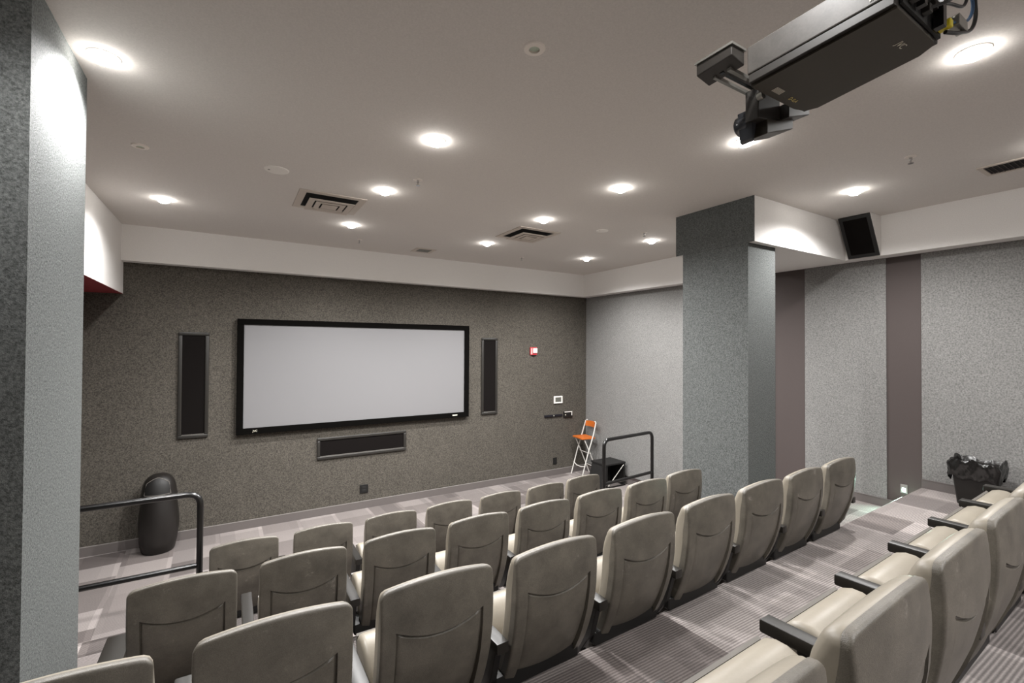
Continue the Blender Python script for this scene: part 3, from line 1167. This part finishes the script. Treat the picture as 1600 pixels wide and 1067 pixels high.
for k, (f, z) in enumerate(((.84, .30), (.90, .35), (.96, .385), (1.02, .408), (1.06, .404), (1.085, .385), (1.09, .362), (1.085, .338), (1.08, .314), (1.07, .29), (1.065, .268), (1.05, .25), (1.02, .242))):
    rg = []
    for i, (x, y) in enumerate(base_ring):
        a = 2 * math.pi * i / nb
        w = .030 * abs(math.sin(4.5 * a + .55 * k + ph[0])) + .024 * math.sin(11 * a - .8 * k + ph[1]) + .020 * abs(math.sin(10 * a + 1.0 * k + ph[2])) + .010 * math.sin(31 * a + 1.9 * k + ph[5]) - .02
        g = f * (1 + w * (.5 if k < 3 else 1.0))
        zz = z + .014 * math.sin(3 * a + ph[3]) + .010 * math.sin(9 * a - .6 * k + ph[4]) + (.018 * math.sin(5 * a + ph[6]) if k >= 10 else 0)
        rg.append((min(x * g, lim), y * g, zz))
    rings.append(rg)
vs, fs, n = loft(rings)
bag = obj('bag', new_mesh(vs, fs), 'bag_black', t, True, 40)
bag['label'] = 'crumpled glossy black bag folded over the rim'

# ------------------------------------------------------------------ folding stool
t = thing('folding_stool', W(4.10, 4.79, Z_F), 'tall folding stool with orange seat and backrest in the front right corner', 'stool', rz=math.radians(-8))
# faces -x; width along y
hw_ = .19
for s in (-1, 1):
    y = s * hw_
    obj('leg', tube([(-.20, y, 0), (-.07, y, .44), (.055, y, .80), (.115, y * .93, 1.01), (.125, y * .7, 1.03)], .011, 10), 'stool_silver', t, True)
    obj('leg', tube([(.19, y * .86, 0), (.0, y * .86, .44), (-.125, y * .86, .70)], .010, 10), 'stool_silver', t, True)
obj('foot_rest', tube([(-.135, -hw_ - .012, .22), (-.15, -hw_ * .4, .19), (-.15, hw_ * .4, .19), (-.135, hw_ + .012, .22)], .009, 10), 'stool_silver', t, True)
obj('stretcher', tube([(.115, -hw_ * .86, .175), (.115, hw_ * .86, .175)], .008, 10), 'stool_silver', t, True)
obj('pivot_bar', tube([(-.006, -hw_, .44), (-.006, hw_, .44)], .007, 8), 'stool_silver', t, True)
sp = [(-.19, -.16), (-.17, -.185), (.10, -.175), (.115, -.15), (.115, .15), (.10, .175), (-.17, .185), (-.19, .16)]
obj('seat', prism(sp, .715, .738, .004), 'stool_orange', t)['label'] = 'orange wooden seat'
vs, fs = [], []
for i in range(9):
    yy = -.165 + .33 * i / 8
    bow = .03 * (1 - (yy / .165) ** 2)
    zt = .105 - .012 * abs(yy / .165) ** 3
    for dx, z in ((0, .915), (0, .915 + zt), (.014, .915 + zt), (.014, .915)):
        vs.append((.098 + bow + dx + (z - .915) * .15, yy, z))
for i in range(8):
    for k in range(4):
        fs.append((i * 4 + k, i * 4 + (k + 1) % 4, (i + 1) * 4 + (k + 1) % 4, (i + 1) * 4 + k))
fs.append((0, 1, 2, 3))
fs.append((35, 34, 33, 32))
obj('backrest', new_mesh(vs, fs), 'stool_orange', t, True, 40)['label'] = 'curved orange wooden backrest'

# ------------------------------------------------------------------ black step
t = thing('portable_step', W(4.06, 4.31, Z_F), 'low black portable step with a diagonal brace behind the right railing', 'step')
hx, hy, h = .235, .195, .42
obj('top', box((-hx, -hy, h - .03), (hx, hy, h), .004), 'box_black', t)
obj('rear_panel', box((hx - .02, -hy + .01, 0), (hx - .004, hy - .01, h - .03)), 'box_black', t)
obj('side_panel', box((-hx * .6, hy - .024, 0), (hx - .02, hy - .008, h - .03)), 'box_black', t)
obj('front_panel', hexa([(-hx - .10, -hy + .02, 0), (-hx - .085, -hy + .02, 0), (-hx - .085, hy - .02, 0), (-hx - .10, hy - .02, 0),
                         (-hx + .012, -hy + .02, h - .03), (-hx + .028, -hy + .02, h - .03), (-hx + .028, hy - .02, h - .03), (-hx + .012, hy - .02, h - .03)]), 'box_black', t)
for x in (-hx + .02, hx - .04):
    obj('leg', box((x, -hy + .006, 0), (x + .024, -hy + .03, h - .03)), 'box_black', t)
obj('brace', tube([(-hx + .06, -hy + .002, .04), (hx - .05, -hy + .002, h - .05)], .008, 8), 'steel', t, True)['label'] = 'pale diagonal brace'
obj('base_bar', box((-hx - .1, -hy + .006, 0), (hx, -hy + .03, .02)), 'box_black', t)

# ------------------------------------------------------------------ projector
t = thing('ceiling_projector', W(1.17, .5, .68), 'large black projector hanging from the ceiling at upper right', 'projector')
L0 = t.location.copy()
FX0, FX1, FY = 1.050, 1.292, .632      # far (lens) end
NX0, NX1, NY = 1.077, 1.290, .360      # near end
zf_, zn_ = .621, .650


def pj(u, v, w):
    """u across (0 left .. 1 right), v along (0 lens end .. 1 near end), w height (units above underside)"""
    x = (FX0 + (FX1 - FX0) * u) * (1 - v) + (NX0 + (NX1 - NX0) * u) * v
    y = FY * (1 - v) + NY * v
    z = zf_ * (1 - v) + zn_ * v + w
    return W(x, y, z) - L0


def pbox(u0, u1, v0, v1, w0, w1, bevel=0.0, seg=2):
    q = [pj(u0, v0, w0), pj(u1, v0, w0), pj(u1, v1, w0), pj(u0, v1, w0), pj(u0, v0, w1), pj(u1, v0, w1), pj(u1, v1, w1), pj(u0, v1, w1)]
    return hexa(q, bevel, seg)


obj('housing', pbox(-.055, 1.0, -.01, 1.0, .026, .092, .004), 'projector_shell', t)['label'] = 'dusty grey housing'
obj('side_band', pbox(-.045, .995, .0, .995, .006, .0255, .002), 'projector_band', t)
# underside plate with cut corners
pl = [(0, 0), (.78, 0), (.93, .03), (1.0, .12), (1.0, .88), (.93, .985), (.86, 1.0), (0, 1.0)]
vs = [pj(u, v, 0.0) for u, v in pl] + [pj(u, v, .0055) for u, v in pl]
n = len(pl)
fs = [tuple(range(n)), tuple(range(2 * n - 1, n - 1, -1))] + [(i, (i + 1) % n, n + (i + 1) % n, n + i) for i in range(n)]
und = obj('underside', new_mesh(vs, fs), 'projector_base', t)
und['label'] = 'smooth dark underside'
ax_ = (pj(1, .5, 0) - pj(0, .5, 0)).normalized()
ay_ = (pj(.5, 1, 0) - pj(.5, 0, 0)).normalized()
az_ = ax_.cross(ay_).normalized()
ay_ = az_.cross(ax_)
rot = Matrix((ax_, ay_, az_)).transposed().to_euler()


def decal(me, u, v, m, nm, label):
    o = obj(nm, me, m, und)
    o.rotation_euler = rot
    o.location = pj(u, v, 0) + az_ * .0008
    o['label'] = label
    return o


decal(text_mesh('JVC', .026), .62, .86, 'label_white', 'logo', 'white maker lettering')
decal(text_mesh('D-ILA', .020), .60, .075, 'label_gold', 'lettering', 'gold lettering')
bm = bmesh.new()
for i in range(8):
    bmesh.ops.create_cube(bm, size=1.0, matrix=Matrix.Translation((-.022 + .0062 * i, 0, 0)) @ Matrix.Diagonal((.003, .022, .0006, 1)))
decal(to_mesh(bm), .30, .085, 'label_white', 'printed_label', 'fine striped white label')
# ventilation mesh on the left flank near the camera end
for i in range(10):
    obj('vent_slat', pbox(-.062, -.056, .86 + .012 * i, .866 + .012 * i, .034, .085), 'steel', t)
# rear connector panel
obj('rear_panel', pbox(.05, .97, 1.0, 1.018, .012, .085), 'box_black', t)
for i, (u, w) in enumerate(((.2, .03), (.35, .05), (.5, .03), (.65, .05), (.8, .03))):
    obj('connector', pbox(u - .04, u + .04, 1.018, 1.07, w - .008, w + .008, .002), 'arm_black', t)
obj('plug', pbox(.86, .94, 1.02, 1.10, .018, .034, .003), 'plug_yellow', t)['label'] = 'yellow plug'
obj('cable_clamp', pbox(1.02, 1.26, 1.05, 1.12, .03, .052, .002), 'steel', t)
# cables


def cable(pts, r, m):
    pts = [Vector(p) for p in pts]
    out = []
    ext = [2 * pts[0] - pts[1]] + pts + [2 * pts[-1] - pts[-2]]
    for i in range(1, len(ext) - 2):
        p0, p1, p2, p3 = ext[i - 1:i + 3]
        for k in range(7):
            s_ = k / 7
            out.append(.5 * ((2 * p1) + (-p0 + p2) * s_ + (2 * p0 - 5 * p1 + 4 * p2 - p3) * s_ ** 2 + (-p0 + 3 * p1 - 3 * p2 + p3) * s_ ** 3))
    out.append(pts[-1])
    return obj('cable', tube(out, r, 8), m, t, True)


LW = lambda x, y, z: W(x, y, z) - L0
cable([pj(.9, 1.06, .012), LW(1.31, .335, .672), LW(1.372, .328, .70), LW(1.385, .325, .75), LW(1.34, .33, .82), LW(1.25, .40, .90)], .0055, 'cable_black')
cable([pj(.8, 1.06, .03), LW(1.30, .335, .69), LW(1.355, .328, .715), LW(1.362, .325, .76), LW(1.31, .34, .83), LW(1.22, .42, .92)], .0045, 'cable_blue')
cable([pj(.65, 1.06, .05), LW(1.26, .335, .715), LW(1.33, .33, .735), LW(1.34, .33, .78), LW(1.29, .35, .85), LW(1.20, .43, .93)], .0045, 'cable_black')
cable([pj(.5, 1.06, .03), LW(1.22, .32, .70), LW(1.28, .325, .76), LW(1.25, .36, .84), LW(1.18, .44, .93)], .005, 'cable_black')
obj('rear_bracket', pbox(.72, .80, 1.03, 1.09, .01, .10), 'black_metal', t)
obj('rear_bracket', pbox(.30, .36, 1.03, 1.08, .02, .12), 'black_metal', t)
# ceiling mount
obj('mount_plate', pbox(.2, .8, .25, .75, .093, .103), 'black_metal', t)
pole0, pole1 = pj(.5, .5, .10), LW(1.178, .497, .992)
obj('mount_pole', tube([pole0, pole1], .022, 16), 'black_metal', t, True)
cp = obj('ceiling_plate', lathe([(0, -.012), (.08, -.012), (.085, 0), (0, 0)], 28), 'black_metal', t)
cp.location = LW(1.178, .497, .9995)
# sliding lens rail and lens in front of the projector


def lbox(x0, y0, z0, x1, y1, z1, bevel=0.0):
    return box(LW(x0, y0, z0), LW(x1, y1, z1), bevel)


obj('slide_rail', lbox(1.015, .662, .668, 1.24, .672, .676), 'steel', t)
obj('slide_rail', lbox(1.015, .682, .672, 1.24, .692, .680), 'black_metal', t)
obj('slide_rail', lbox(1.015, .702, .668, 1.24, .710, .676), 'steel', t)
obj('slide_motor', hexa([LW(.985, .640, .682), LW(1.035, .640, .672), LW(1.035, .735, .668), LW(.985, .735, .678),
                         LW(.985, .640, .706), LW(1.035, .640, .706), LW(1.035, .735, .706), LW(.985, .735, .706)], .003), 'projector_band', t)
obj('motor_cover', lbox(.982, .637, .7062, 1.038, .738, .712), 'steel', t)
obj('lens_plate', hexa([LW(1.135, .665, .585), LW(1.235, .665, .600), LW(1.235, .70, .600), LW(1.135, .70, .585),
                        LW(1.135, .665, .665), LW(1.235, .665, .665), LW(1.235, .70, .665), LW(1.135, .70, .665)], .003), 'projector_band', t)
ln = obj('lens_barrel', lathe([(0, 0), (.030, 0), (.036, .01), (.036, .05), (.031, .055), (.028, .05), (0, .046)], 28), 'lens_glass', t, True)
ln.location = LW(1.165, .70, .595)
ln.rotation_euler = (-math.pi / 2, 0, 0)
obj('lens_prism', hexa([LW(1.150, .690, .548), LW(1.158, .690, .540), LW(1.158, .725, .540), LW(1.150, .725, .548),
                        LW(1.140, .690, .620), LW(1.175, .690, .615), LW(1.175, .725, .615), LW(1.140, .725, .620)], .002), 'lens_glass', t)
obj('lens_hood', hexa([LW(1.175, .665, .555), LW(1.30, .665, .598), LW(1.30, .735, .598), LW(1.175, .735, .555),
                       LW(1.175, .665, .595), LW(1.30, .665, .625), LW(1.30, .735, .625), LW(1.175, .735, .595)], .003), 'projector_base', t)
obj('lens_hood', hexa([LW(1.24, .645, .606), LW(1.345, .645, .640), LW(1.345, .715, .640), LW(1.24, .715, .606),
                       LW(1.24, .645, .646), LW(1.345, .645, .660), LW(1.345, .715, .660), LW(1.24, .715, .646)], .003), 'projector_band', t)
kn = obj('lens_knob', lathe([(0, 0), (.013, 0), (.014, .004), (.014, .02), (0, .021)], 18), 'steel', t, True)
kn.location = LW(1.125, .66, .632)
kn.rotation_euler = (math.pi / 2, 0, 0)
